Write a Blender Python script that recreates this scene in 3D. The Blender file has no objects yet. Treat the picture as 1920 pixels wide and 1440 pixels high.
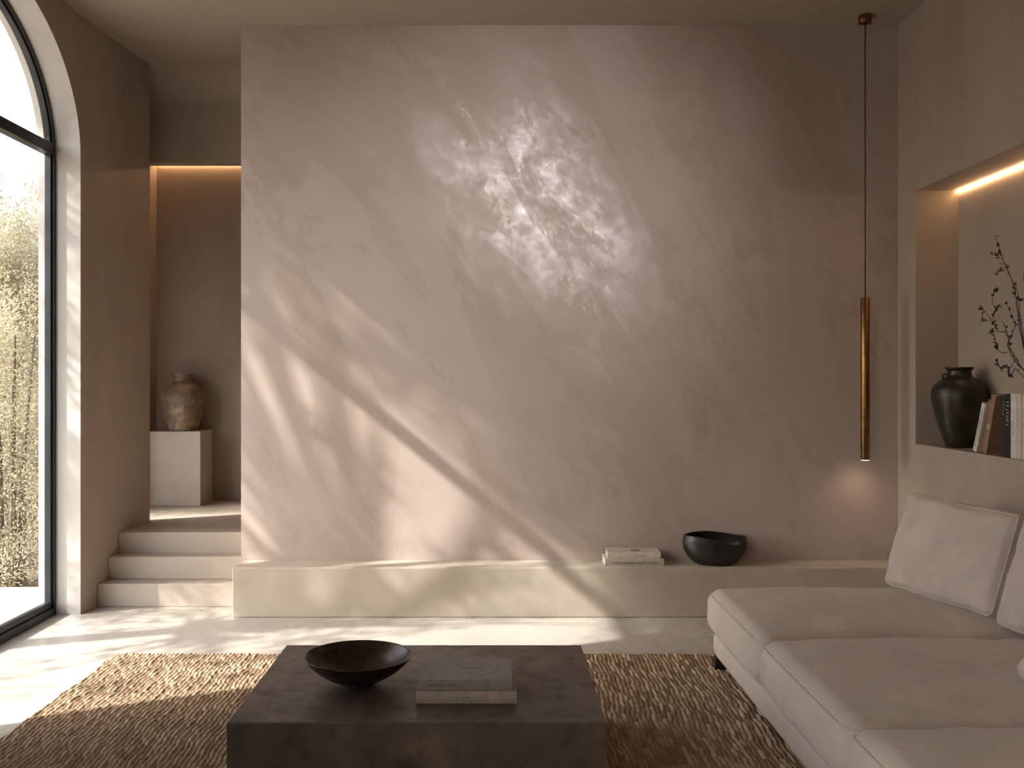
import bpy, math, random
import numpy as np
from mathutils import Vector, Matrix, noise
SC = bpy.context.scene
COL = SC.collection
R = math.radians
H_CAM, F = 1.55, 1700.0            # eye height (m), focal length in pixels of a 1920 px wide frame

# ------------------------------------------------------------------ camera, sky, sun, exposure
cd = bpy.data.cameras.new('camera'); cam = bpy.data.objects.new('camera', cd); COL.objects.link(cam)
cam.location = (0, 0, H_CAM); cam.rotation_euler = (R(90), 0, 0)
cd.sensor_width = 36; cd.lens = F / 1920 * 36
cd.shift_x = 35 / 1920; cd.shift_y = -12 / 1920
cd.clip_start = .05
SC.camera = cam
SC.view_settings.view_transform = 'Standard'; SC.view_settings.look = 'None'
SC.view_settings.exposure = 0.85; SC.view_settings.gamma = 1; SC.view_settings.use_curve_mapping = False

SUN_DIR = Vector((2.2, 1.0, -1.8)).normalized()
w = bpy.data.worlds.new('world'); SC.world = w; w.use_nodes = True
nt = w.node_tree; nt.nodes.clear()
o_ = nt.nodes.new('ShaderNodeOutputWorld'); b_ = nt.nodes.new('ShaderNodeBackground')
s_ = nt.nodes.new('ShaderNodeTexSky'); s_.sky_type = 'NISHITA'; s_.sun_disc = False
s_.sun_elevation = R(36.7); s_.sun_rotation = math.atan2(-2.2, -1.0); s_.dust_density = 3.0; s_.ozone_density = .6
h_ = nt.nodes.new('ShaderNodeHueSaturation'); h_.inputs['Saturation'].default_value = .55
nt.links.new(s_.outputs[0], h_.inputs['Color']); nt.links.new(h_.outputs[0], b_.inputs[0])
b_.inputs[1].default_value = .40
nt.links.new(b_.outputs[0], o_.inputs[0])
sd = bpy.data.lights.new('sun', 'SUN'); sun = bpy.data.objects.new('sun', sd); COL.objects.link(sun)
sd.energy = 6.1; sd.color = (1.0, .965, .90); sd.angle = R(.8)
sun.rotation_euler = SUN_DIR.to_track_quat('-Z', 'Y').to_euler(); sun.location = (-9, -2, 9)

# ------------------------------------------------------------------ material helpers
def lin(c):
    return tuple(((v/255)/12.92 if v/255 <= .04045 else ((v/255+.055)/1.055)**2.4) for v in c) + (1,)
class NT:
    def __init__(s, name):
        s.m = bpy.data.materials.new(name); s.m.use_nodes = True
        s.t = s.m.node_tree; s.t.nodes.clear()
        s.out = s.t.nodes.new('ShaderNodeOutputMaterial')
        s.co = s.t.nodes.new('ShaderNodeTexCoord')
    def n(s, typ, attrs=None, **inp):
        nd = s.t.nodes.new('ShaderNode' + typ)
        for k, v in (attrs or {}).items(): setattr(nd, k, v)
        for k, v in inp.items(): s.set(nd, k, v)
        return nd
    def set(s, nd, k, v):
        k = k.replace('_', ' ')
        i = nd.inputs[int(k[1:])] if k[0] == 'i' and k[1:].isdigit() else nd.inputs[k]
        if isinstance(v, bpy.types.NodeSocket): s.t.links.new(v, i)
        elif isinstance(v, bpy.types.Node): s.t.links.new(v.outputs[0], i)
        else: i.default_value = v
    def map(s, scale=(1,1,1), rot=(0,0,0), loc=(0,0,0)):
        return s.n('Mapping', Vector=s.co.outputs['Object'], Scale=scale, Rotation=rot, Location=loc)
    def noise(s, scale, detail=6, rough=.55, vec=None, dist=0.0):
        return s.n('TexNoise', Vector=vec or s.co.outputs['Object'], Scale=scale, Detail=detail, Roughness=rough, Distortion=dist).outputs[0]
    def ramp(s, fac, stops):
        r = s.n('ValToRGB', Fac=fac); e = r.color_ramp.elements
        while len(e) < len(stops): e.new(.5)
        for el, (p, c) in zip(e, stops): el.position = p; el.color = c if len(c) == 4 else lin(c)
        return r.outputs[0]
    def rng(s, v, a, b, c=0.0, d=1.0):
        return s.n('MapRange', {'clamp': True}, Value=v, From_Min=a, From_Max=b, To_Min=c, To_Max=d).outputs[0]
    def math(s, op, a, b=0.0):
        return s.n('Math', {'operation': op}, i0=a, i1=b).outputs[0]
    def mix(s, f, a, b, mode='MIX'):
        return s.n('MixRGB', {'blend_type': mode}, Fac=f, Color1=a, Color2=b).outputs[0]
    def bump(s, h, strength=.2, dist=.01, normal=None):
        b = s.n('Bump', Height=h, Strength=strength, Distance=dist)
        if normal: s.set(b, 'Normal', normal)
        return b.outputs[0]
    def pbr(s, **kw):
        return s.n('BsdfPrincipled', **kw).outputs[0]
    def done(s, sh):
        s.t.links.new(sh, s.out.inputs[0]); return s.m

def plaster(name, c1, c2, c3, big=.7, mid=3.5, rough=(.5, .75), bump=.12, stretch=(1,1,1)):
    k = NT(name); v = k.map(stretch)
    a = k.noise(big, 8, .6, v, .6); b = k.noise(mid, 8, .65, v, .3); f = k.noise(60, 5, .6)
    c = k.ramp(a, [(.32, c1), (.5, c2), (.68, c3)])
    c = k.mix(k.rng(b, .45, .75, 0, .35), c, lin(c1))
    c = k.mix(k.rng(f, .62, .78, 0, .22), c, lin(tuple(int(x*.62) for x in c1)))
    hgt = k.math('ADD', k.math('MULTIPLY', b, .7), k.math('MULTIPLY', f, .12))
    return k.done(k.pbr(Base_Color=c, Roughness=k.rng(b, .3, .7, *rough), Normal=k.bump(hgt, bump, .02), Specular_IOR_Level=.35))

def simple(name, c, rough=.5, metal=0.0, var=.12, scale=8, bump=0.0, spec=.5):
    k = NT(name); n_ = k.noise(scale, 6, .6)
    dk = tuple(int(x*(1-var*2)) for x in c)
    col = k.ramp(n_, [(.3, dk), (.65, c)])
    kw = dict(Base_Color=col, Roughness=k.rng(n_, .3, .7, rough*1.15, rough*.85), Metallic=metal, Specular_IOR_Level=spec)
    if bump: kw['Normal'] = k.bump(k.noise(scale*12, 4, .6), bump, .004)
    return k.done(k.pbr(**kw))

def emit(name, c, strength):
    k = NT(name); e = k.n('Emission', Color=c, Strength=strength); return k.done(e.outputs[0])

M = {}
M['plaster'] = plaster('taupe_plaster', (150,136,123), (160,146,133), (168,154,142), stretch=(1,1,.35))
M['plaster_pale'] = plaster('pale_plaster', (176,171,164), (186,181,175), (192,188,182))
M['ceiling'] = plaster('ceiling_plaster', (150,138,123), (158,146,131), (163,151,137), big=.5, bump=.05)
M['stone'] = plaster('honed_limestone', (164,152,138), (178,166,152), (186,175,162), big=1.3, mid=6, rough=(.45,.65), bump=.06)

def feature_wall():                 # rose taupe trowelled plaster with pearly patches; their diagonal band paints in the sheen
    k = NT('trowelled_feature_plaster')
    r1 = k.n('Mapping', Vector=k.co.outputs['Object'], Rotation=(0, R(-58), 0))
    dg = k.n('Mapping', Vector=r1, Scale=(.8, 1, 1.25)); st = k.n('Mapping', Vector=r1, Scale=(.55, 1, 1.5))
    big = k.noise(.55, 7, .6, None, .8); swp = k.noise(1.1, 9, .62, st, .7); med = k.noise(3.2, 9, .65, st, .4); fine = k.noise(70, 5, .6)
    col = k.ramp(big, [(.32, (159,143,133)), (.5, (170,155,145)), (.66, (177,163,154))])
    col = k.mix(k.rng(swp, .5, .52, 0, .45), col, lin((179,165,157)))           # crisp edged trowel passes
    col = k.mix(k.rng(med, .58, .62, 0, .22), col, lin((150,131,118)))
    hgt = k.math('ADD', k.math('MULTIPLY', swp, .5), k.math('MULTIPLY', fine, .07))
    nrm = k.bump(hgt, .18, .03)
    base = k.pbr(Base_Color=col, Roughness=k.rng(swp, .4, .6, .62, .5), Normal=nrm, Specular_IOR_Level=.4)
    # pearly patches: paler ragged band placed where the light's sheen falls
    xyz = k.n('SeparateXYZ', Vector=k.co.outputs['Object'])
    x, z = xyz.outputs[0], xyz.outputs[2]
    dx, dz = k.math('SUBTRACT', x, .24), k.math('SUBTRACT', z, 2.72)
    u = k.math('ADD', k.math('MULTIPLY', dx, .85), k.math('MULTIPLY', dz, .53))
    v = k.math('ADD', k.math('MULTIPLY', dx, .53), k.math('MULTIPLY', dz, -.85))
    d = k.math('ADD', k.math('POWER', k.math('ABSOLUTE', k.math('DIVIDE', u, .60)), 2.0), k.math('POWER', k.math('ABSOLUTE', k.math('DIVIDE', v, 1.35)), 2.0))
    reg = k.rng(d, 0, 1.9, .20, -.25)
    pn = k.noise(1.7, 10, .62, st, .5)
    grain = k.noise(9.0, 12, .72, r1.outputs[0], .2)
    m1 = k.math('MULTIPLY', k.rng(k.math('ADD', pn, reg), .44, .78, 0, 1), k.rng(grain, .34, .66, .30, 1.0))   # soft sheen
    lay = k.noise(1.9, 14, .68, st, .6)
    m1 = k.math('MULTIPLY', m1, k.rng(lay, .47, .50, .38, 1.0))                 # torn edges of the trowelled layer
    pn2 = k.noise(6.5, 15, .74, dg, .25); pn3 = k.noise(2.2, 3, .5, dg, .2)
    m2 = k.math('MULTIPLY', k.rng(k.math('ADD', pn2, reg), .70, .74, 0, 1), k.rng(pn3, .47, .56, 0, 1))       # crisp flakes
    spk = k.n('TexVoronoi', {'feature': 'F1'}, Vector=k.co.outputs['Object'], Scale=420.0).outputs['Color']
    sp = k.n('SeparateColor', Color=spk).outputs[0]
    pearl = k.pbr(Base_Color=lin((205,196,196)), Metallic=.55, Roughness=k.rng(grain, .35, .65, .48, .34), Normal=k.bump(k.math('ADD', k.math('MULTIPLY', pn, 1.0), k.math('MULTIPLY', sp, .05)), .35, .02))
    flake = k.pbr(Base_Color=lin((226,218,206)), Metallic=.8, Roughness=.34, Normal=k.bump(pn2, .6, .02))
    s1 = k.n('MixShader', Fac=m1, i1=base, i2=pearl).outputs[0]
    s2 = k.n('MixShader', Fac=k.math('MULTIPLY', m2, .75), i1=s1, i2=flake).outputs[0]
    return k.done(s2)
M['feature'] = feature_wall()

def floor_mat():
    k = NT('polished_cream_floor'); a = k.noise(.8, 6, .55, None, .3); b = k.noise(3, 6, .55, None, .1); f = k.noise(90, 4, .6)
    c = k.ramp(a, [(.3, (168,160,150)), (.5, (178,171,162)), (.7, (185,179,171))])
    c = k.mix(k.rng(b, .5, .8, 0, .25), c, lin((172,162,150)))
    return k.done(k.pbr(Base_Color=c, Roughness=k.rng(b, .3, .7, .22, .34), Specular_IOR_Level=.5))
M['floor'] = floor_mat()

def mottled(name, stops, scale, rough, metal, bump, spec=.5):
    k = NT(name); a = k.noise(scale, 10, .68, None, .7); b = k.noise(scale*4.3, 8, .65); f = k.noise(scale*22, 4, .6)
    c = k.ramp(a, stops)
    c = k.mix(k.rng(b, .5, .72, 0, .55), c, lin(tuple(int(x*.55) for x in stops[0][1])))
    hgt = k.math('ADD', k.math('MULTIPLY', b, .6), k.math('MULTIPLY', f, .2))
    return k.done(k.pbr(Base_Color=c, Roughness=k.rng(b, .3, .7, rough*.8, rough*1.3), Metallic=metal, Normal=k.bump(hgt, bump, .01), Specular_IOR_Level=spec))
M['table'] = mottled('dark_oxidised_stone', [(.3, (72,63,56)), (.5, (94,81,71)), (.68, (122,104,88))], 3.2, .40, 0, .12)
M['bowl'] = mottled('burnished_bronze', [(.3, (50,42,36)), (.55, (72,60,50)), (.7, (96,78,60))], 6, .30, .7, .08)
M['black_clay'] = mottled('blackened_clay', [(.3, (30,28,25)), (.55, (42,39,34)), (.7, (54,49,42))], 8, .36, .15, .25)
M['vase_brown'] = mottled('weathered_bronze_glaze', [(.3, (84,69,56)), (.5, (122,101,82)), (.68, (168,140,112))], 9, .42, .0, .45)
M['vase_dark'] = mottled('dark_glazed_stoneware', [(.3, (30,27,22)), (.55, (48,42,34)), (.7, (66,56,42))], 9, .30, .2, .25)
M['brass'] = simple('aged_brass', (146,108,66), .34, 1.0, .1, 14)
M['cord'] = simple('black_cord', (14,13,12), .6)
M['steel'] = simple('charcoal_window_steel', (40,41,43), .38, .3, .08, 6)
M['leg'] = simple('dark_stained_wood', (38,30,24), .5)
M['twig'] = simple('dry_dark_twig', (34,27,22), .7)
M['bark'] = simple('olive_bark', (104,92,76), .85, 0, .2, 9, .5)
M['soil'] = simple('dry_soil', (120,104,84), .9, 0, .15, 3, .3)
M['terrace'] = plaster('pale_terrace_stone', (186,180,170), (198,192,183), (206,200,192), big=.9, mid=5, rough=(.6,.8))
M['strip'] = emit('warm_led', (1.0, .60, .30, 1), 15); M['strip_hall'] = emit('warm_led_hall', (1.0, .58, .28, 1), 34)
M['lampglow'] = emit('warm_lamp_disc', (1.0, .80, .56, 1), 9)
M['spotglow'] = emit('spot_lens', (1.0, .93, .85, 1), 8)  # lens glow of the added spotlight

def fabric(name, c):
    k = NT(name); a = k.noise(5, 8, .65, None, .5); b = k.noise(34, 6, .7, k.map((1,1,1)), .3)
    wv = k.noise(420, 2, .5)
    dk = tuple(int(x*.93) for x in c)
    col = k.ramp(a, [(.3, dk), (.62, c)])
    col = k.mix(k.rng(b, .55, .78, 0, .28), col, lin(tuple(int(x*.72) for x in c)))
    hgt = k.math('ADD', k.math('MULTIPLY', wv, .25), k.math('MULTIPLY', b, .5))
    return k.done(k.pbr(Base_Color=col, Roughness=.88, Normal=k.bump(hgt, .22, .008), Sheen_Weight=.12, Sheen_Roughness=.5, Specular_IOR_Level=.2))
M['sofa'] = fabric('oatmeal_linen', (196,183,172))
M['pillow'] = fabric('oatmeal_linen_cushion', (186,173,164))

def rug_mat():
    k = NT('woven_jute'); t = k.n('Attribute', {'attribute_name': 'strand_tone'}).outputs['Fac']
    f = k.noise(120, 5, .65); g = k.noise(1.5, 4, .5)
    c = k.ramp(t, [(0, (142,120,98)), (.5, (174,150,124)), (1, (200,178,150))])
    c = k.mix(k.rng(f, .35, .7, .35, 0), c, lin((104,82,60)))
    c = k.mix(k.rng(g, .4, .7, 0, .2), c, lin((166,138,110)))
    return k.done(k.pbr(Base_Color=c, Roughness=.85, Normal=k.bump(f, .6, .004), Specular_IOR_Level=.15))
M['jute'] = rug_mat()

def leaf_mat(name, c1, c2):
    k = NT(name); a = k.noise(1.7, 4, .6); b = k.noise(23, 3, .6)
    c = k.ramp(k.math('ADD', k.math('MULTIPLY', a, .5), k.math('MULTIPLY', b, .5)), [(.35, c1), (.65, c2)])
    p = k.pbr(Base_Color=c, Roughness=.6, Specular_IOR_Level=.3); tr = k.n('BsdfTranslucent', Color=c).outputs[0]
    return k.done(k.n('MixShader', Fac=.35, i1=p, i2=tr).outputs[0])
M['leaf'] = leaf_mat('silvery_sage_leaves', (128,121,94), (214,206,180))
M['leaf_dark'] = leaf_mat('dark_olive_leaves', (58,58,32), (120,112,72))
def glass_mat():
    k = NT('clear_window_glass'); t = k.n('BsdfTransparent', Color=(.97,.98,.98,1)).outputs[0]
    g = k.n('BsdfGlossy', Roughness=0.0).outputs[0]; fc = k.n('LayerWeight', Blend=.5).outputs['Facing']
    fr = k.math('ADD', k.math('MULTIPLY', k.math('POWER', fc, 5.0), .85), .04)
    return k.done(k.n('MixShader', Fac=fr, i1=t, i2=g).outputs[0])
M['glass'] = glass_mat()
def paper(name, c): return simple(name, c, .7, 0, .06, 30, .1, .3)
M['pages'] = paper('book_pages', (206,196,180))
M['b_grey'] = paper('grey_cloth_cover', (158,151,146)); M['b_cream'] = paper('cream_cover', (196,184,168)); M['b_taupe'] = paper('taupe_cover', (190,175,160))
M['b_white'] = paper('off_white_cover', (208,200,190)); M['b_brown'] = paper('mid_brown_cover', (146,116,92)); M['b_tan'] = paper('tan_cover', (120,98,76))
M['b_dark'] = paper('dark_brown_cover', (62,46,34)); M['b_black'] = paper('black_cover', (38,38,40)); M['b_stone'] = paper('stone_cover', (190,180,168))
M['ink'] = paper('dark_ink', (40,36,34)); M['inklight'] = paper('pale_ink', (200,194,184))

# ------------------------------------------------------------------ mesh helpers
class MB:
    def __init__(s): s.v = []; s.f = []
    def add(s, vs, fs):
        o = len(s.v); s.v += [tuple(p) for p in vs]; s.f += [tuple(i+o for i in q) for q in fs]; return s
    def box(s, x0, x1, y0, y1, z0, z1):
        return s.add([(x0,y0,z0),(x1,y0,z0),(x1,y1,z0),(x0,y1,z0),(x0,y0,z1),(x1,y0,z1),(x1,y1,z1),(x0,y1,z1)],
                     [(3,2,1,0),(4,5,6,7),(0,1,5,4),(1,2,6,5),(2,3,7,6),(3,0,4,7)])
    def prism(s, poly, z0, z1):
        n = len(poly)
        vs = [(x,y,z0) for x,y in poly] + [(x,y,z1) for x,y in poly]
        return s.add(vs, [tuple(range(n))[::-1], tuple(range(n, 2*n))] + [(i,(i+1)%n,n+(i+1)%n,n+i) for i in range(n)])
    def lathe(s, prof, seg=64, sx=1, sy=1, fn=None):
        vs = []; n = len(prof)
        for r, z in prof:
            for j in range(seg):
                a = 2*math.pi*j/seg; p = (r*math.cos(a)*sx, r*math.sin(a)*sy, z)
                vs.append(fn(p, a) if fn else p)
        fs = [(i*seg+j, i*seg+(j+1)%seg, (i+1)*seg+(j+1)%seg, (i+1)*seg+j) for i in range(n-1) for j in range(seg)]
        fs.append(tuple(range(seg))[::-1]); fs.append(tuple((n-1)*seg+j for j in range(seg)))
        return s.add(vs, fs)
    def tube(s, pts, rad, seg=6, closed=False):
        pts = [Vector(p) for p in pts]; n = len(pts); vs = []; fs = []
        if not isinstance(rad, (list, tuple)): rad = [rad]*n
        up = None
        for i, p in enumerate(pts):
            t = (pts[(i+1) % n] - pts[i-1]) if closed else (pts[min(i+1,n-1)] - pts[max(i-1,0)])
            t = t.normalized()
            if up is None: up = t.orthogonal().normalized()
            up = (up - t*up.dot(t)); up = up.normalized() if up.length > 1e-6 else t.orthogonal().normalized()
            sd_ = t.cross(up)
            for j in range(seg):
                a = 2*math.pi*j/seg; vs.append(p + (up*math.cos(a) + sd_*math.sin(a))*rad[i])
        m = n if closed else n-1
        for i in range(m):
            for j in range(seg):
                a = i*seg+j; b = i*seg+(j+1)%seg; c = ((i+1)%n)*seg+(j+1)%seg; d = ((i+1)%n)*seg+j
                fs.append((a,b,c,d))
        if not closed: fs += [tuple(range(seg))[::-1], tuple((n-1)*seg+j for j in range(seg))]
        return s.add(vs, fs)
    def build(s, name, mat, parent=None, smooth=False, bevel=0, bseg=2):
        me = bpy.data.meshes.new(name); me.from_pydata(s.v, [], s.f); me.update()
        return link(name, me, mat, parent, smooth, bevel, bseg)
def link(name, me, mat, parent=None, smooth=False, bevel=0, bseg=2):
    me.materials.append(mat)
    if smooth: me.polygons.foreach_set('use_smooth', [True]*len(me.polygons))
    o = bpy.data.objects.new(name, me); COL.objects.link(o)
    if parent: o.parent = parent
    if bevel:
        b = o.modifiers.new('bevel', 'BEVEL'); b.width = bevel; b.segments = bseg; b.limit_method = 'ANGLE'; b.angle_limit = R(40)
    return o
def tag(o, label=None, cat=None, group=None, kind=None):
    for k, v in (('label', label), ('category', cat), ('group', group), ('kind', kind)):
        if v: o[k] = v
    return o
def empty(name, loc, rot=(0,0,0), **kw):
    o = bpy.data.objects.new(name, None); COL.objects.link(o); o.location = loc; o.rotation_euler = rot
    o.empty_display_size = .1
    return tag(o, **kw)
def struct(o): o['kind'] = 'structure'; return o

def puffed(q, h, bulge, seed, wrinkle, side):
    u, v, t = q/h
    cu = max(0, 1-u*u); cv = max(0, 1-v*v); ct = max(0, 1-t*t)
    q = q + np.array([np.sign(u)*side*cv*ct*abs(u)**3, np.sign(v)*side*cu*ct*abs(v)**3, np.sign(t)*bulge*(cu*cv)**.6*abs(t)**2])
    n_ = noise.fractal(Vector((q[0]*4+seed, q[1]*4, q[2]*4)), .6, 2.1, 4) * wrinkle
    return tuple(q + np.array([n_*u, n_*v, n_*np.sign(t)]))
def cushion_mesh(name, L, W, T, r, bulge, seed=0, wrinkle=.004, side=0.0, cell=.03):
    """rounded box L x W x T (x, y, z), crowned along z; origin at its centre"""
    h = np.array([L/2, W/2, T/2]); idx = {}; vs = []; fs = []
    def vid(p):
        k = tuple(round(q, 5) for q in p)
        if k not in idx: idx[k] = len(vs); vs.append(k)
        return idx[k]
    def ticks(a):                          # denser near the rounded edges
        n = max(4, int((2*a-2*r)/cell)); e = [a - r + r*math.tan(q*math.pi/4/5) for q in range(1, 6)]
        mid = list(np.linspace(-(a-r), a-r, n))
        return [-q for q in e[::-1]] + mid + e
    T_ = [ticks(a) for a in h]
    for ax in range(3):
        u, v = (ax+1) % 3, (ax+2) % 3
        for sg in (-1, 1):
            for i in range(len(T_[u])-1):
                for j in range(len(T_[v])-1):
                    q = []
                    for a, b in ((i,j),(i+1,j),(i+1,j+1),(i,j+1)):
                        p = [0,0,0]; p[ax] = sg*h[ax]; p[u] = T_[u][a]; p[v] = T_[v][b]; q.append(vid(p))
                    fs.append(q if sg > 0 else q[::-1])
    out = []
    for p in vs:
        p = np.array(p); inn = np.clip(p, -(h-r), h-r); d = p - inn
        out.append(puffed(inn + r*d/np.linalg.norm(d), h, bulge, seed, wrinkle, side))
    me = bpy.data.meshes.new(name); me.from_pydata(out, [], fs); me.update()
    return me
def seam_loop(L, W, T, r, k=.72, bulge=0, seed=0, wrinkle=0, side=0, sg=1):
    a, b, q = L/2 - r, W/2 - r, r*k; z = T/2 - r + r*math.sqrt(max(0, 1-k*k)); pts = []
    for cx, cy, a0 in ((a,b,0), (-a,b,90), (-a,-b,180), (a,-b,270)):
        for i in range(7):
            t = R(a0 + 15*i); pts.append((cx + q*math.cos(t), cy + q*math.sin(t), z))
    res = []
    for i, p in enumerate(pts):
        p2 = pts[(i+1) % len(pts)]; n = max(1, int((Vector(p2)-Vector(p)).length/.05))
        for j in range(n): res.append(tuple(Vector(p).lerp(Vector(p2), j/n)))
    h = np.array([L/2, W/2, T/2])
    return [puffed(np.array([x, y, z*sg]), h, bulge, seed, wrinkle, side) for x, y, z in res]

# ------------------------------------------------------------------ the room shell
XL, XR, YW, ZC = -2.70, 2.72, 6.095, 3.92         # left wall, right wall, feature wall, ceiling
XO, YB = -2.975, -4.8                              # outer face of the left wall, rear wall
struct(MB().box(XO, XR+.35, YB-.3, 8.3, -.15, 0).build('floor', M['floor']))
struct(MB().box(XO-.25, XR+.4, YB-.35, 8.4, ZC, ZC+.35).build('ceiling', M['ceiling']))

ARCHES = [(3.68, 5.93), (-2.3, -.2)]  # second arch is an unseen window, added to let in more light
ZS, RISE, NA = 3.0, .88, 48
def arch_pts(y0, y1, inset=0.0):                  # from the near spring point over the top to the far one
    c, a, b = (y0+y1)/2, (y1-y0)/2 - inset, RISE - inset
    return [(c - a*math.cos(math.pi*i/NA), ZS + b*math.sin(math.pi*i/NA)) for i in range(NA+1)]
wl = MB(); pale = []
ys = YB
for y0, y1 in sorted(ARCHES):
    wl.box(XO, XL, ys, y0, 0, ZC)
    ap = arch_pts(y0, y1)
    for (ya, za), (yb, zb) in zip(ap[:-1], ap[1:]):
        for x, fl in ((XL, 0), (XO, 1)):
            q = [(x,ya,za),(x,yb,zb),(x,yb,ZC),(x,ya,ZC)]
            wl.add(q, [(0,1,2,3)] if not fl else [(3,2,1,0)])
        pale.append(len(wl.f)); wl.add([(XO,ya,za),(XO,yb,zb),(XL,yb,zb),(XL,ya,za)], [(0,1,2,3)])
    ys = y1
wl.prism([(XL, ys), (-2.607, 6.88), (-2.83, 6.88), (XO, 6.4), (XO, ys)], 0, ZC)
left = struct(wl.build('wall_left', M['plaster']))
left.data.materials.append(M['plaster_pale'])
for p in left.data.polygons:                       # reveals of the window openings and the outer face
    c = p.center
    if p.index in pale or abs(c.x-XO) < .01 or (abs(p.normal.y) > .95 and c.y < 6 and c.z < ZC/2+.01 and abs(c.x-(XL+XO)/2) < .02): p.material_index = 1

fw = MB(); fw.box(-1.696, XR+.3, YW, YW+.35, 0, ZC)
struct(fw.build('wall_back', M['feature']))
# right wall with the long niche
NZ0, NZ1, NY0, NY1, NX = 1.124, 2.755, 3.35, 5.84, 2.995
wr = MB()
wr.box(XR, NX+.1, YB, YW, 0, NZ0); wr.box(XR, NX+.1, YB, YW, NZ1, ZC)
wr.box(XR, NX+.1, NY1, YW, NZ0, NZ1); wr.box(XR, NX+.1, YB, NY0, NZ0, NZ1)
wr.box(NX, NX+.1, NY0, NY1, NZ0, NZ1)
struct(wr.build('wall_right', M['plaster']))
struct(MB().box(XO, XR+.3, YB-.2, YB, 0, ZC).build('wall_rear', M['plaster']))
# raised hall behind: rear wall, end wall with an opening, ceiling, coved bulkhead
ZL = .457
hall = MB()
hall.box(-3.15, -.7, 8.08, 8.2, 0, ZC)
hall.box(-3.12, -3.0, 7.36, 8.08, 0, ZC)                       # end wall beside the opening
hall.box(-3.12, -3.0, 6.4, 7.36, 1.95, ZC)
hall.box(-.85, -.7, YW+.35, 8.08, 0, ZC)
struct(hall.build('wall_hall', M['plaster']))
struct(MB().box(-3.0, -.85, 7.24, 8.08, 3.475, 3.55).build('ceiling_hall', M['plaster']))
prof = [(7.13, 3.24), (7.24, 3.24), (7.24, ZC), (6.885, ZC)] + [(6.885 + .245*math.sin(R(a)), ZC - .245*(1-math.cos(R(a)))) for a in range(6, 91, 6)]
bk = MB(); n = len(prof)
vs = [(-2.98, y, z) for y, z in prof] + [(-.85, y, z) for y, z in prof]
bk.add(vs, [tuple(range(n)), tuple(range(n, 2*n))[::-1]] + [(i, n+i, n+(i+1)%n, (i+1)%n) for i in range(n)])
bo = struct(bk.build('trim_bulkhead', M['plaster']))
# steps and landing
def wx(y): return XL + (y-5.93)/.95*.093 + .001        # face of the angled pier
st = MB()
st.prism([(wx(6.13),6.13), (-1.697,6.13), (-1.697,6.41), (wx(6.41),6.41)], 0, .155)
st.prism([(wx(6.275),6.275), (-1.697,6.275), (-1.697,6.41), (wx(6.41),6.41)], .155, .310)
tag(st.build('stone_steps', M['stone'], bevel=.005), 'pale limestone steps rising to the landing left of the feature wall', 'steps')
ld = MB(); ld.prism([(wx(6.41),6.41), (-1.697,6.41), (-1.697,6.45), (-.86,6.45), (-.86,8.079), (-2.999,8.079), (-2.999,6.881), (-2.606,6.881)], 0, ZL)
struct(ld.build('floor_landing', M['stone'], bevel=.005))

# ------------------------------------------------------------------ arched windows
def arched_window(name, y0, y1):
    root = struct(empty(name, (-2.893, (y0+y1)/2, 0)))
    c = (y0+y1)/2; hw = (y1-y0)/2
    def loop(ins):                                 # closed outline in (y, z), relative to the root
        p = arch_pts(y0, y1, ins)
        return [(y0+ins-c, ins*2.3)] + [(y-c, z) for y, z in p] + [(y1-ins-c, ins*2.3)]
    def ring(mb, i0, i1, xa, xb):
        A, B = loop(i0), loop(i1); n = len(A)
        vs = [(xa,y,z) for y,z in A] + [(xa,y,z) for y,z in B] + [(xb,y,z) for y,z in B] + [(xb,y,z) for y,z in A]
        fs = []
        for i in range(n):
            j = (i+1) % n
            for q in range(4):
                a, b = q*n, ((q+1) % 4)*n
                fs.append((a+i, a+j, b+j, b+i))
        mb.add(vs, fs)
    f = MB(); ring(f, 0.0, .022, -.033, .033); fr = f.build('window_frame', M['steel'], root, bevel=.003)
    f = MB(); ring(f, .0225, .040, -.02, .018); f.build('window_sash', M['steel'], root, bevel=.003)
    f = MB(); f.box(-.03, .036, y0+.022-c, y1-.022-c, ZS, ZS+.07); f.build('transom', M['steel'], root, bevel=.003)
    g = MB(); L = loop(.041); g.add([(0,y,z) for y,z in L], [tuple(range(len(L)))]); g.build('glass_pane', M['glass'], root)
    return root
for i, (y0, y1) in enumerate(ARCHES): arched_window('window_%d' % (i+1), y0, y1)

# ------------------------------------------------------------------ bench, lights
ZB = .324
bench = MB().box(-1.688, XR-.001, 5.855, YW-.001, 0, ZB).build('plaster_bench', M['stone'], bevel=.008)
tag(bench, 'long low stone bench ledge running along the foot of the feature wall', 'bench')

def led(name, pts, label, mat='strip', w_=.008):
    b = MB(); (x0,y0,z0), (x1,y1,z1) = pts
    b.box(min(x0,x1)-w_/2, max(x0,x1)+w_/2, min(y0,y1)-w_/2, max(y0,y1)+w_/2, min(z0,z1)-w_/2, max(z0,z1)+w_/2)
    return tag(b.build(name, M[mat]), label, 'light strip')
led('light_strip', ((-2.985, 8.066, 3.463), (-.87, 8.066, 3.463)), 'warm glowing strip light at the top of the hall wall above the pedestal', 'strip_hall')
led('light_strip', ((NX-.012, NY0+.02, NZ1-.012), (NX-.012, NY1-.01, NZ1-.012)), 'warm glowing strip light along the top of the bookshelf niche')

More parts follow.
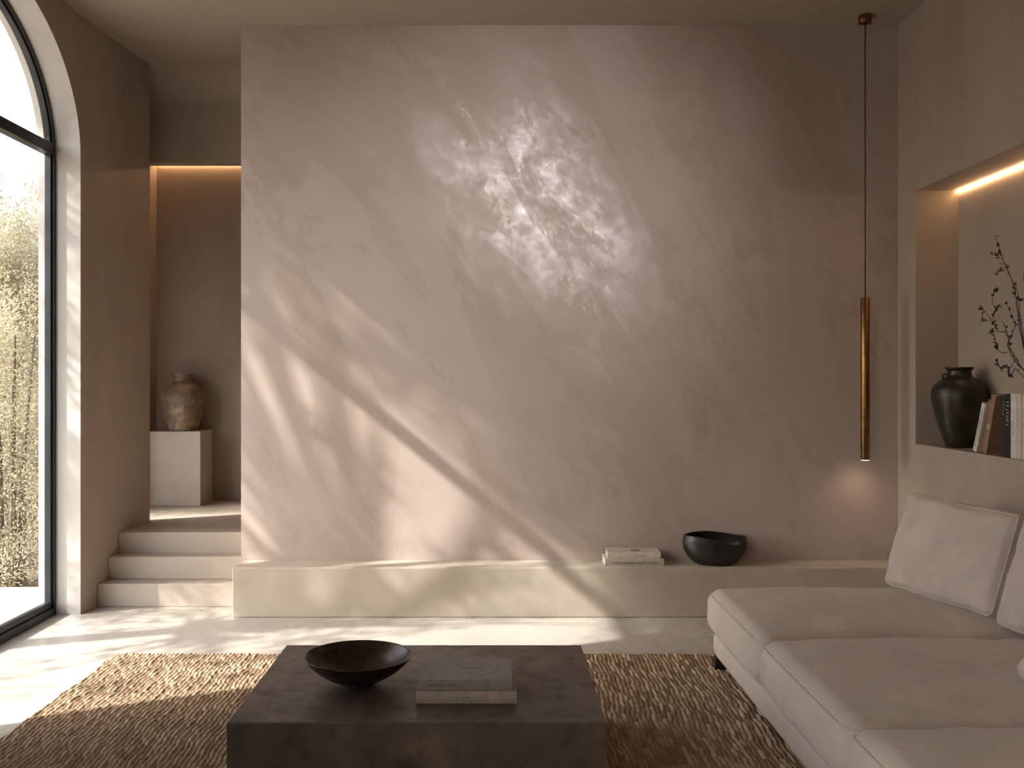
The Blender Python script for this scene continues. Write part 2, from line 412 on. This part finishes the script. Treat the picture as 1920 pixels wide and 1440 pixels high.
pend = empty('pendant_lamp', (2.432, 5.93, ZC), label='slim brass tube pendant lamp hanging on a thin black cord from the ceiling', cat='lamp')
MB().lathe([(.040,-.052),(.0425,-.048),(.0425,-.004),(.040,0)], 40).build('canopy', M['brass'], pend, True, .001)
MB().tube([(0,0,-.05),(0,0,-1.85)], .0035, 8).build('cord', M['cord'], pend, True)
MB().lathe([(.004,-1.845),(.026,-1.847),(.0285,-1.851),(.0285,-2.905),(.0265,-2.908),(.0255,-2.900),(.004,-2.898)], 40).build('tube_shade', M['brass'], pend, True)
MB().lathe([(.002,-2.909),(.025,-2.909),(.025,-2.902),(.002,-2.902)], 32).build('glowing_disc', M['lampglow'], pend)
pl = bpy.data.lights.new('pendant_light', 'SPOT'); po = bpy.data.objects.new('pendant_light', pl); COL.objects.link(po)
po.parent = pend; po.location = (0,0,-2.92); pl.energy = 1.1; pl.color = (1,.66,.48); pl.spot_size = R(150); pl.spot_blend = 1; pl.shadow_soft_size = .025

# added ceiling spotlight, out of view, that makes the feature wall's sheen
sp = empty('added_ceiling_spot', (.5, 1.0, ZC), label='unseen black ceiling spotlight added for the sheen on the feature wall', cat='lamp')
aim = (Vector((.24, YW, 2.70)) - Vector((.5, 1.0, ZC-.14)))
MB().lathe([(.05,-.02),(.05,0)], 32).build('mount', M['steel'], sp)
MB().tube([(0,0,-.02),(0,0,-.10)], .008, 8).build('stem', M['steel'], sp)
hd = MB().lathe([(.030,.08),(.045,.07),(.045,-.07),(.040,-.07),(.040,-.05)], 32).build('spot_head', M['steel'], sp)
hd.location = (0,0,-.14); hd.rotation_euler = aim.to_track_quat('-Z','Y').to_euler()
ln = MB().lathe([(.002,-.056),(.039,-.056),(.039,-.052),(.002,-.052)], 32).build('lens', M['spotglow'], hd)
sl = bpy.data.lights.new('added_spot_beam', 'SPOT'); so = bpy.data.objects.new('added_spot_beam', sl); COL.objects.link(so)
so.parent = hd; so.location = (0,0,-.075); sl.energy = 190; sl.color = (1.0,.965,.94); sl.spot_size = R(43); sl.spot_blend = 1.0; sl.shadow_soft_size = .045

# ------------------------------------------------------------------ pedestal and vases
ped = MB().box(-2.925, -2.494, 7.72, 8.05, ZL, 1.091).build('stone_pedestal', M['stone'], bevel=.004)
tag(ped, 'square pale stone pedestal block on the landing under the weathered vase', 'pedestal')
def vase(name, loc, prof, Hh, mat, label, wob=.003, seed=0, inner=.006):
    out = [(max(r, .004), z*Hh) for r, z in prof]
    # smooth the profile
    fine = []
    for i in range(len(out)-1):
        p0, p1, p2, p3 = out[max(i-1,0)], out[i], out[i+1], out[min(i+2,len(out)-1)]
        for t in np.linspace(0, 1, 6, endpoint=False):
            fine.append(tuple(.5*((2*p1[k]) + (-p0[k]+p2[k])*t + (2*p0[k]-5*p1[k]+4*p2[k]-p3[k])*t*t + (-p0[k]+3*p1[k]-3*p2[k]+p3[k])*t**3) for k in (0,1)))
    fine.append(out[-1])
    rt = fine[-1][0]
    fine += [(rt-inner, Hh-.002)] + [(max(.01, r-inner*1.6), z) for r, z in fine[::-1] if z < Hh*.975 and z > Hh*.35]
    def fn(p, a):
        k = 1 + noise.noise(Vector((p[0]*9+seed, p[1]*9, p[2]*9)))*wob/.15
        return (p[0]*k, p[1]*k, p[2])
    o = MB().lathe(fine, 72, fn=fn).build(name, mat, None, True); o.location = loc
    return tag(o, label, 'vase')
vase('vase', (-2.694, 7.868, 1.091), [(.118,0),(.128,.02),(.152,.2),(.176,.4),(.184,.55),(.174,.66),(.140,.77),(.094,.845),(.080,.88),(.081,.95),(.093,.985),(.094,1)], .492, M['vase_brown'],
     'squat weathered brown vase with flared lip standing on the stone pedestal', .004, 3)
vn = vase('vase', (2.842, 5.53, NZ0), [(.070,0),(.074,.02),(.108,.2),(.140,.42),(.158,.6),(.158,.68),(.143,.77),(.098,.85),(.074,.885),(.068,.92),(.068,.955),(.080,.985),(.081,1)], .49, M['vase_dark'],
     'tall dark glazed vase with narrow foot in the wall niche left of the books', .002, 8)
lg = MB(); lg.tube([(-.083,.0,.412),(-.100,-.004,.424),(-.106,-.004,.436),(-.096,0,.446),(-.078,.0,.446)], .006, 8)
lg.build('lug', M['vase_dark'], vn, True)

# ------------------------------------------------------------------ coffee table, bowls
tbl = MB().box(-.928, .394, 3.153, 4.07, .013, .35).build('coffee_table', M['table'], bevel=.004)
tag(tbl, 'large dark mottled stone block coffee table on the jute rug', 'coffee table')
def bowl(name, loc, prof, th, mat, label, sx=1, sy=1, rimfn=None, rotz=0):
    fine = []
    for i in range(len(prof)-1):
        p0, p1, p2, p3 = prof[max(i-1,0)], prof[i], prof[i+1], prof[min(i+2,len(prof)-1)]
        for t in np.linspace(0, 1, 6, endpoint=False):
            fine.append(tuple(.5*((2*p1[k]) + (-p0[k]+p2[k])*t + (2*p0[k]-5*p1[k]+4*p2[k]-p3[k])*t*t + (-p0[k]+3*p1[k]-3*p2[k]+p3[k])*t**3) for k in (0,1)))
    fine.append(prof[-1]); top = fine[-1]
    full = fine + [(top[0]-th*.5, top[1]+th*.15)] + [(max(.004, r-th), max(z, th*1.6) + (0 if z > th*3 else 0)) for r, z in fine[::-1]]
    full.append((.004, th*1.6))
    Hh = top[1]
    def fn(p, a):
        x, y, z = p
        if rimfn: z += rimfn(a)*(max(0, z)/Hh)**2
        k = 1 + noise.noise(Vector((x*11, y*11, z*11+5)))*.012
        return (x*k, y*k, z)
    o = MB().lathe(full, 96, sx, sy, fn).build(name, mat, None, True); o.location = loc; o.rotation_euler = (0,0,rotz)
    return tag(o, label, 'bowl')
bowl('shallow_bowl', (-.530, 3.56, .35), [(.058,0),(.062,.004),(.064,.010),(.100,.022),(.150,.050),(.188,.082),(.211,.112)], .005, M['bowl'],
     'wide shallow bronze bowl on the dark coffee table beside two books', rimfn=lambda a: .004*math.cos(a+2.2))
def wavy(a):
    d = (a - 5.35 + math.pi) % (2*math.pi) - math.pi
    return .006*math.cos(a-2.5) + .004*math.cos(3*a+1) - .038*math.exp(-(d/.55)**2)
bowl('deep_bowl', (1.457, 5.963, ZB), [(.105,0),(.118,.003),(.152,.024),(.188,.066),(.208,.112),(.211,.150),(.203,.188)], .012, M['black_clay'],
     'deep black clay bowl with wavy rim on the stone bench', 1, .60, wavy)

# ------------------------------------------------------------------ books
def book(name, loc, rot, w_, d_, t_, cover, label, group=None, pages='pages', marks=None, ink='ink', overhang=.004, cover_marks=None, pb=False):
    """lying on its back: spine along x facing -y, w_ long, d_ deep, t_ thick; origin at the left end of the spine, bottom"""
    root = empty(name, loc, rot, label=label, cat='book', group=group)
    bt = .0028 if not pb else .0012
    if pb: overhang = .0005
    c = MB()
    sp_n = 6; sec = []                                   # spine: slightly rounded strip, boards above and below
    c.box(0, w_, 0, d_, 0, bt); c.box(0, w_, 0, d_, t_-bt, t_)
    n = 7; ins = []; outs = []
    for i in range(n):
        a = i/(n-1); zz = t_*a; bul = (.0025 if not pb else .0008)*math.sin(math.pi*a)
        outs.append((-bul-.0005, zz)); ins.append((bt-bul, min(max(zz, bt*.5), t_-bt*.5)))
    vs = [(0,y,z) for y,z in outs] + [(w_,y,z) for y,z in outs] + [(0,y,z) for y,z in ins] + [(w_,y,z) for y,z in ins]
    fs = []
    for i in range(n-1):
        fs += [(i,n+i,n+i+1,i+1), (2*n+i,2*n+i+1,3*n+i+1,3*n+i), (i,i+1,2*n+i+1,2*n+i), (n+i,3*n+i,3*n+i+1,n+i+1)]
    c.add(vs, fs)
    c.build('cover', M[cover], root)
    MB().box(overhang, w_-overhang, bt, d_-overhang, bt, t_-bt).build('pages', M[pages], root)
    if marks:
        g = MB()
        for x, z, mw, mh in marks:
            bul = (.0025 if not pb else .0008)*math.sin(math.pi*z/t_) + .0012
            g.box(x, x+mw, -bul-.0004, -bul+.0004, z, z+mh)
        g.build('spine_lettering', M[ink], root)
    if cover_marks:
        for nm, ik, lst in cover_marks:
            g = MB()
            for x, y, mw, mh in lst: g.box(x, x+mw, y, y+mh, t_-.0002, t_+.0004)
            g.build(nm, M[ik], root)
    return root
def glyphs(x0, x1, z, h, seed, dense=.75):               # a row of worn, unreadable strokes
    rnd = random.Random(seed); res = []; x = x0
    while x < x1:
        wd = rnd.uniform(.25, .8)*h
        if rnd.random() < dense:
            k = rnd.choice((0,1,2))
            if k == 0: res.append((x, z, h*.16, h))
            if k == 1: res += [(x, z, h*.15, h), (x, z+h*.8, wd*.7, h*.16)]
            if k == 2: res += [(x, z, wd*.8, h*.16), (x+wd*.35, z, h*.15, h*.9)]
        x += wd + h*.25
    return res
# on the coffee table
book('book', (-.285, 3.338, .35), (0,0,0), .371, .285, .0445, 'b_taupe', 'taupe book at the bottom of the pair on the coffee table', marks=glyphs(.15,.20,.018,.007,4,.7))
book('book', (-.278, 3.350, .3947), (0,0,0), .349, .262, .038, 'b_grey', 'grey cloth book lying on top of the taupe book on the coffee table',
     marks=glyphs(.04,.135,.014,.011,7,.9), cover_marks=[('cover_lettering', 'ink', [(.150,.135,.006,.004),(.160,.137,.02,.003),(.184,.136,.012,.003),(.199,.136,.004,.006),(.206,.135,.012,.003),(.221,.136,.010,.003)])])
# on the bench
book('book', (.728, 5.905, ZB), (0,0,R(1)), .384, .168, .0455, 'b_stone', 'pale book at the bottom of the pair on the stone bench', marks=glyphs(.05,.34,.013,.012,11,1))
book('book', (.745, 5.912, ZB+.0458), (0,0,R(-1)), .345, .158, .043, 'b_cream', 'cream book lying on top of the pair on the stone bench', marks=glyphs(.19,.23,.014,.014,15,.6), cover_marks=[('cover_patch', 'b_brown', [(.16,.03,.06,.07)])])
# in the niche: books stand on their tails, spines to the room
STAND = Matrix(((0,1,0),(0,0,1),(1,0,0)))                 # local x -> up, local y -> +x, local z -> +y
SHELF = 'books standing in the wall niche'
def shelf_book(y, t_, h_, lean, cover, label, x=2.752, d_=.20, marks=None, ink='ink', pb=False):
    rot = (Matrix.Rotation(R(lean), 3, 'X') @ STAND).to_euler()
    return book('book', (x, y, NZ0+.0005), rot, h_, d_, t_, cover, label, SHELF, marks=marks, ink=ink, pb=pb)
shelf_book(5.168, .036, .292, 19.5, 'b_white', 'off-white book leaning at the left end of the niche row, beside the dark vase', marks=glyphs(.03,.25,.010,.017,21,.95))
shelf_book(5.112, .050, .308, 18.5, 'b_tan', 'thin tan book leaning between the off-white and the brown book', x=2.765, d_=.17)
shelf_book(5.062, .044, .338, 17.0, 'b_brown', 'mid-brown book leaning against the thick dark brown book in the niche', marks=[(.14,.014,.03,.014)], ink='inklight')
shelf_book(4.874, .082, .330, 0, 'b_dark', 'thick dark brown upright book in the niche with faint lettering', x=2.765, marks=glyphs(.21,.31,.020,.02,25,.8), ink='b_taupe')
shelf_book(4.806, .066, .336, 0, 'b_black', 'black upright book in the niche with pale lettering', x=2.745, marks=glyphs(.17,.30,.02,.022,27,1), ink='inklight')
shelf_book(4.757, .047, .340, 0, 'b_white', 'off-white upright book in the niche right beside the black book', x=2.742, marks=glyphs(.12,.20,.02,.012,29,1))
shelf_book(4.706, .047, .340, 0, 'b_cream', 'cream upright book with sparse lettering, second to the right of the black book', x=2.740, marks=glyphs(.17,.25,.02,.010,31,.6))
shelf_book(4.652, .050, .338, 0, 'b_stone', 'stone coloured upright book at the right end of the niche row', x=2.740)

# ------------------------------------------------------------------ dried branches in a bottle vase in the niche
vase('bottle_vase', (2.862, 4.42, NZ0), [(.085,0),(.095,.02),(.112,.15),(.110,.35),(.082,.52),(.045,.66),(.032,.75),(.030,.9),(.036,.97),(.038,1)], .42, M['vase_dark'],
     'dark bottle vase holding the dried branches in the niche, right of the books', .001, 12)
def niche_pt(px, py, x):                                  # a point in the plane x = const, from its bearing
    y = x*F/(px-925); return (x, y, H_CAM - (py-708)*y/F)
tw = MB(); rnd = random.Random(5)
def leaflet(p, s_):
    p = Vector(p); d = Vector((rnd.uniform(-.4,.4), rnd.uniform(-1,1), rnd.uniform(-.6,1))).normalized(); q = d.orthogonal().normalized()
    q = Matrix.Rotation(rnd.uniform(0, 6.28), 3, d) @ q; n_ = d.cross(q)
    L = s_*rnd.uniform(.7, 1.3); W_ = L*.3
    pts = [p, p + d*L*.3 + q*W_*.8 + n_*.001, p + d*L*.65 + q*W_*.7, p + d*L, p + d*L*.65 - q*W_*.7, p + d*L*.3 - q*W_*.8 + n_*.001]
    tw.add([v for v in pts] + [v + n_*.0012 for v in pts], [(0,1,2,3,4,5), (11,10,9,8,7,6)] + [(i, 6+i, 6+(i+1)%6, (i+1)%6) for i in range(6)])
def branch(pix, x0, x1, r0, r1, buds):
    P = []
    for i, (px, py) in enumerate(pix):
        t = i/(len(pix)-1); P.append(Vector(niche_pt(px, py, x0 + (x1-x0)*t)))
    fine = []
    for i in range(len(P)-1):
        for t in np.linspace(0, 1, 5, endpoint=False):
            q = P[i].lerp(P[i+1], t); fine.append(q + Vector((rnd.uniform(-.002,.002), rnd.uniform(-.002,.002), rnd.uniform(-.002,.002))))
    fine.append(P[-1]); n = len(fine)
    tw.tube(fine, [r0 + (r1-r0)*i/(n-1) for i in range(n)], 5)
    for _ in range(buds):
        i = rnd.randint(int(n*.35), n-1); leaflet(fine[i], .026)
base = (2012, 790)
branch([base, (1985,740), (1950,690), (1921,655), (1912,610), (1908,578), (1901,535), (1886,497), (1876,476), (1870,455), (1866,443)], 2.862, 2.90, .0045, .0011, 14)
branch([base, (1975,735), (1940,712), (1915,690), (1905,672), (1893,652), (1890,630), (1885,612), (1878,603)], 2.862, 2.84, .0045, .0011, 8)
branch([(1914,690), (1902,676), (1893,660), (1889,645), (1896,632), (1903,612), (1898,592), (1891,580), (1886,566)], 2.86, 2.89, .003, .0011, 12)
branch([(1893,632), (1884,622), (1872,623), (1866,612), (1862,600), (1866,580), (1876,574)], 2.86, 2.90, .0025, .0010, 16)
branch([(1889,660), (1880,662), (1870,656), (1866,640), (1862,622), (1850,627)], 2.86, 2.82, .0025, .0010, 14)
branch([(1905,672), (1898,684), (1893,693), (1884,688), (1878,696), (1868,672)], 2.86, 2.80, .0022, .0010, 12)
branch([(1940,712), (1918,706), (1903,690), (1897,700), (1890,702)], 2.86, 2.82, .0024, .0010, 8)
branch([(1866,612), (1858,600), (1852,590), (1845,582), (1836,574)], 2.89, 2.90, .0014, .0009, 8)
branch([(1858,600), (1848,602), (1841,598), (1835,607)], 2.89, 2.90, .0014, .0009, 8)
branch([(1866,580), (1860,565), (1864,548), (1870,540)], 2.89, 2.91, .0014, .0009, 12)
branch([(1886,497), (1878,507), (1872,506), (1866,515)], 2.89, 2.91, .0014, .0009, 9)
branch([(1880,486), (1870,480), (1861,478)], 2.89, 2.91, .0013, .0009, 6)
branch([(1921,655), (1914,600), (1912,585), (1908,548), (1904,530)], 2.88, 2.87, .0028, .0011, 6)
branch([(1950,690), (1928,600), (1922,540), (1919,515)], 2.88, 2.86, .004, .002, 5)
branch([base, (1990,700), (1975,600), (1960,500), (1968,430)], 2.862, 2.88, .0045, .0011, 14)
tag(tw.build('dried_branches', M['twig']), 'dried dark twigs with tiny leaves rising against the lit niche wall', 'branches')

# ------------------------------------------------------------------ jute rug
def rug():
    x0, x1, y0, y1 = -2.10, 1.62, 2.35, 5.05
    dx, dy = .0045, .0075
    nx, ny = int((x1-x0)/dx), int((y1-y0)/dy)
    xs = np.linspace(x0, x1, nx); ys_ = np.linspace(y0, y1, ny)
    X, Y = np.meshgrid(xs, ys_, indexing='ij')
    rs = np.random.RandomState(3)
    wv = .010*np.sin(Y*2.1 + X*.7) + .006*np.sin(Y*6.3 + X*2.9) + .0035*np.sin(Y*17 + X*11) + .0022*np.sin(Y*43 + X*29) + .0014*np.sin(Y*97 - X*71)
    w_ = .022
    U = (X + wv)/w_; I = np.floor(U).astype(int); u = U - I - .5
    I = I - I.min()
    ph = rs.rand(I.max()+1)*.5; Ls = .070 + .04*rs.rand(I.max()+1)
    yj = Y + .010*np.sin(X*23 + Y*4) + .006*np.sin(X*61)
    V = (yj + .010*u*2)/Ls[I] + ph[I]*9; J = np.floor(V).astype(int); v = V - J - .5
    rndt = np.modf(np.abs(np.sin(I*12.9898 + J*78.233)*43758.5453))[0]
    rib = np.sqrt(np.clip(1 - (2*np.abs(u))**2.2, 0, 1)); seg = np.clip(1 - (2*np.abs(v))**5, 0, 1)**.5
    strand = .5 + .5*np.sin(2*np.pi*(v*4.0 + u*1.5 + rndt))
    Z = 0.003 + .0150*rib**.7*(.34 + .66*seg)*(.66 + .5*rndt) + .0022*strand*rib + .0006*rs.randn(nx, ny)
    e = np.minimum.reduce([X-x0, x1-X, Y-y0, y1-Y]); Z = np.where(e < .004, .0015, Z)
    xe = X + np.where(X-x0 < .01, rs.randn(nx, ny)*.003, 0)
    co = np.stack([xe, Y, Z], -1).reshape(-1, 3)
    ii, jj = np.meshgrid(np.arange(nx-1), np.arange(ny-1), indexing='ij')
    a = (ii*ny + jj).ravel(); q = np.stack([a, a+ny, a+ny+1, a+1], -1)
    me = bpy.data.meshes.new('jute_rug')
    me.vertices.add(len(co)); me.vertices.foreach_set('co', co.ravel().astype(np.float32))
    me.loops.add(q.size); me.loops.foreach_set('vertex_index', q.ravel().astype(np.int32))
    me.polygons.add(len(q)); me.polygons.foreach_set('loop_start', np.arange(0, q.size, 4, dtype=np.int32))
    me.update(calc_edges=True)
    at = me.attributes.new('strand_tone', 'FLOAT', 'POINT'); at.data.foreach_set('value', rndt.ravel().astype(np.float32))
    return tag(link('jute_rug', me, M['jute'], None, True), 'large straw coloured woven jute rug under the coffee table', 'rug')
rug()

# ------------------------------------------------------------------ sofa
def sofa():
    root = empty('sofa', (1.9, 3.4, 0), label='long low oatmeal linen sofa with loose seat cushions along the right wall', cat='sofa')
    def P(o, x, y, z): o.location = (x-1.9, y-3.4, z); return o
    x0, x1 = 1.135, 2.50
    bounds = [4.868, 3.925, 2.945, 1.965]
    yc = (bounds[0]+bounds[-1])/2
    bl = bounds[0]-bounds[-1]
    P(link('base', cushion_mesh('base', x1-x0+.12-.035, bl-.02, .155, .055, .004, 2, .003), M['sofa'], root, True), (x0+.03+x1+.12)/2, yc, .135)
    for i in range(3):
        ya, yb = bounds[i+1], bounds[i]; L, W_, T = x1-x0, yb-ya-.004, .232
        c = P(link('seat_cushion', cushion_mesh('seat_cushion', L, W_, T, .075, .030, 5+i*3, .005, .012, .028), M['sofa'], root, True), (x0+x1)/2, (ya+yb)/2, .195+T/2)
        MB().tube(seam_loop(L, W_, T, .075, .80, .030, 5+i*3, .005, .012), .0045, 6, True).build('piping', M['sofa'], c, True)
    P(link('backrest', cushion_mesh('backrest', .20, bl-.02, .53, .06, .004, 9, .004), M['sofa'], root, True), 2.60, yc, .06+.265)
    for x, y in ((1.195, 4.79), (1.195, 2.04), (2.58, 4.78), (2.58, 2.06)):
        P(MB().box(-.03, .03, -.03, .03, 0, .058).build('leg', M['leg'], root, bevel=.003), x, y, .013)
    return root
sofa()
def back_cushion(loc, rz, lean, L, Hh, T, label, seed, puff=.045):
    """stands on its long edge and leans back; local x along the seat, y = depth, z up"""
    me = cushion_mesh('back_cushion', L, Hh, T, .042, puff, seed, .012, .006, .026)
    # cushion_mesh lies flat: turn it upright (x stays, y -> z, z -> -y); origin at the foot of the front face
    me.transform(Matrix(((1,0,0,0),(0,0,-1,T/2),(0,1,0,Hh/2),(0,0,0,1))))
    o = link('back_cushion', me, M['pillow'], None, True)
    for k in (1, -1):
        g = MB()
        g.tube([(x, -z + T/2, y + Hh/2) for x, y, z in seam_loop(L, Hh, T, .042, .80, puff, seed, .012, .006, k)], .0045, 6, True)
        g.build('piping', M['pillow'], o, True)
    o.location = loc; o.rotation_euler = (Matrix.Rotation(R(rz), 3, 'Z') @ Matrix.Rotation(R(-lean), 3, 'X')).to_euler()
    return tag(o, label, 'cushion', 'loose back cushions on the sofa')
back_cushion((2.175, 4.50, .452), -76, 19, .745, .505, .15, 'boxy oatmeal back cushion at the far end of the sofa, nearest the feature wall', 31)
back_cushion((2.262, 3.70, .452), -87, 17, .74, .52, .20, 'plump oatmeal back cushion in the middle, half cut off by the right edge', 37, .06)
back_cushion((1.925, 3.06, .457), -84, 24, .56, .44, .15, 'soft oatmeal cushion nearest the viewer, only its edge showing at the right', 41, .05)

# ------------------------------------------------------------------ outside
struct(MB().box(-40, XO, -30, 40, -.5, -.06).build('ground', M['soil']))
struct(MB().box(-6.3, XO, -6, 6.72, -.15, -.002).build('terrace', M['terrace']))
def leaf_cloud(name, mat, clumps, per, ll, parent=None, seed=0, flat=.32):
    """many small rhombic leaves gathered in clumps (x, y, z, r)"""
    rs = np.random.RandomState(seed); allv = []
    for cx, cy, cz, r in clumps:
        n = max(8, int(per*(r/.25)**2))
        d = rs.randn(n, 3); d /= np.linalg.norm(d, axis=1)[:, None]
        p = np.array([cx, cy, cz]) + d*(r*rs.rand(n)**.45)[:, None]
        a = rs.randn(n, 3); a[:, 2] += .3; a = a*.7 + d*.8; a /= np.linalg.norm(a, axis=1)[:, None]
        b = np.cross(a, rs.randn(n, 3)); b /= np.linalg.norm(b, axis=1)[:, None]
        L = (ll*(.6 + .8*rs.rand(n)))[:, None]
        allv.append(np.stack([p, p + a*L*.5 + b*L*flat*.5, p + a*L, p + a*L*.5 - b*L*flat*.5], 1))
    V = np.concatenate(allv).reshape(-1, 3).astype(np.float32); nf = len(V)//4
    me = bpy.data.meshes.new(name)
    me.vertices.add(len(V)); me.vertices.foreach_set('co', V.ravel())
    me.loops.add(len(V)); me.loops.foreach_set('vertex_index', np.arange(len(V), dtype=np.int32))
    me.polygons.add(nf); me.polygons.foreach_set('loop_start', np.arange(0, len(V), 4, dtype=np.int32))
    me.update(calc_edges=True)
    return link(name, me, mat, parent)
def shrub(name, x, y, rx, ry, h, label, mat, seed, nc=110, per=150, group=None, ll=.045, sprigs=26):
    root = empty(name, (x, y, -.06), label=label, cat='shrub', group=group)
    rnd_ = random.Random(seed); cl = []
    for i in range(nc):
        t = rnd_.random(); a = rnd_.uniform(0, 6.283); z = h*(.04 + .9*t); k = math.sqrt(max(.05, 1 - (2*(z/h) - .85)**2 *.62))*rnd_.uniform(.55, 1)
        cl.append((rx*k*math.cos(a), ry*k*math.sin(a), z, rnd_.uniform(.14, .3)))
    for i in range(sprigs):                                # loose sprigs standing out of the top
        a = rnd_.uniform(0, 6.283); k = rnd_.uniform(.1, .85); zx = h*rnd_.uniform(.9, 1.04)
        for j in range(4): cl.append((rx*k*math.cos(a)+j*rnd_.uniform(-.03,.03), ry*k*math.sin(a), zx + j*.075, .07))
    leaf_cloud('foliage', mat, cl, per, ll, root, seed)
    s = MB()
    for i in range(7):
        a = i*.9; s.tube([(.1*math.cos(a), .1*math.sin(a), 0), (rx*.3*math.cos(a), ry*.3*math.sin(a), h*.45), (rx*.55*math.cos(a), ry*.55*math.sin(a), h*.88)], [.035,.022,.006], 6)
    s.build('stem', M['bark'], root)
    return root
HG = 'shrubs outside the arched window'
shrub('olive_shrub', -4.45, 8.0, .75, .6, 2.85, 'silvery green shrub closest behind the terrace, seen through the arched window', M['leaf'], 1, 240, 620, HG, .032)
shrub('olive_shrub', -3.74, 7.0, .36, .34, 2.2, 'narrow silvery shrub nearest the terrace edge, tight behind the window jamb', M['leaf'], 6, 80, 420, HG, .026, 8)
shrub('olive_shrub', -5.2, 9.55, .95, .95, 3.45, 'taller grey-green shrub at the left edge behind the first one', M['leaf'], 2, 220, 420, HG, .038)
shrub('olive_shrub', -6.2, 11.8, 1.2, 1.1, 3.2, 'dark shrub filling the gap behind the silvery ones', M['leaf_dark'], 3, 130, 90, HG)
def tree(name, x, y, clumps, label, seed, per=120, ll=.075):
    root = empty(name, (x, y, -.06), label=label, cat='tree')
    leaf_cloud('foliage', M['leaf_dark'], [(a-x, b-y, c+.06, r) for a, b, c, r in clumps], per, ll, root, seed, .28)
    s = MB(); s.tube([(0,0,0), (.08,.05,.9), (-.05,.08,1.9), (.05,0,2.7)], [.13,.11,.09,.07], 10)
    for a, b, c, r in clumps[::3]:
        e = Vector((a-x, b-y, c+.06)); m = Vector((.05,0,2.6)).lerp(e, .5) + Vector((0,0,.2)); s.tube([(.05,0,2.5), m, e], [.035,.018,.006], 5)
    s.build('trunk', M['bark'], root)
    return root
def canopy(seed, n, cx, cy, cz, rx, ry, rz, r0=.12, r1=.3):
    rnd_ = random.Random(seed); res = []
    for i in range(n):
        while True:
            p = [rnd_.uniform(-1,1) for _ in range(3)]
            if sum(q*q for q in p) <= 1: break
        res.append((cx+p[0]*rx, cy+p[1]*ry, cz+p[2]*rz, rnd_.uniform(r0, r1)))
    return res
def slab(seed, n, y0, y1, z0, z1, r0, r1, xs=.35):
    rnd_ = random.Random(seed)
    return [(-4.9 + rnd_.uniform(-xs, xs), rnd_.uniform(y0, y1), rnd_.uniform(z0, z1), rnd_.uniform(r0, r1)) for _ in range(n)]
cl = slab(31, 66, 2.6, 5.3, 4.95, 5.9, .14, .30) + slab(32, 62, 3.5, 4.95, 3.25, 4.9, .03, .12) \
    + slab(33, 26, 3.1, 4.3, 1.9, 3.3, .05, .15) + slab(34, 15, 4.82, 5.1, 1.9, 4.8, .06, .14, .2) + slab(35, 20, 4.55, 5.05, 1.9, 3.0, .08, .18, .2)
tree('olive_tree', -4.9, 4.2, cl, 'olive tree left of the window casting dappled shade into the room', 21, 250, .08)
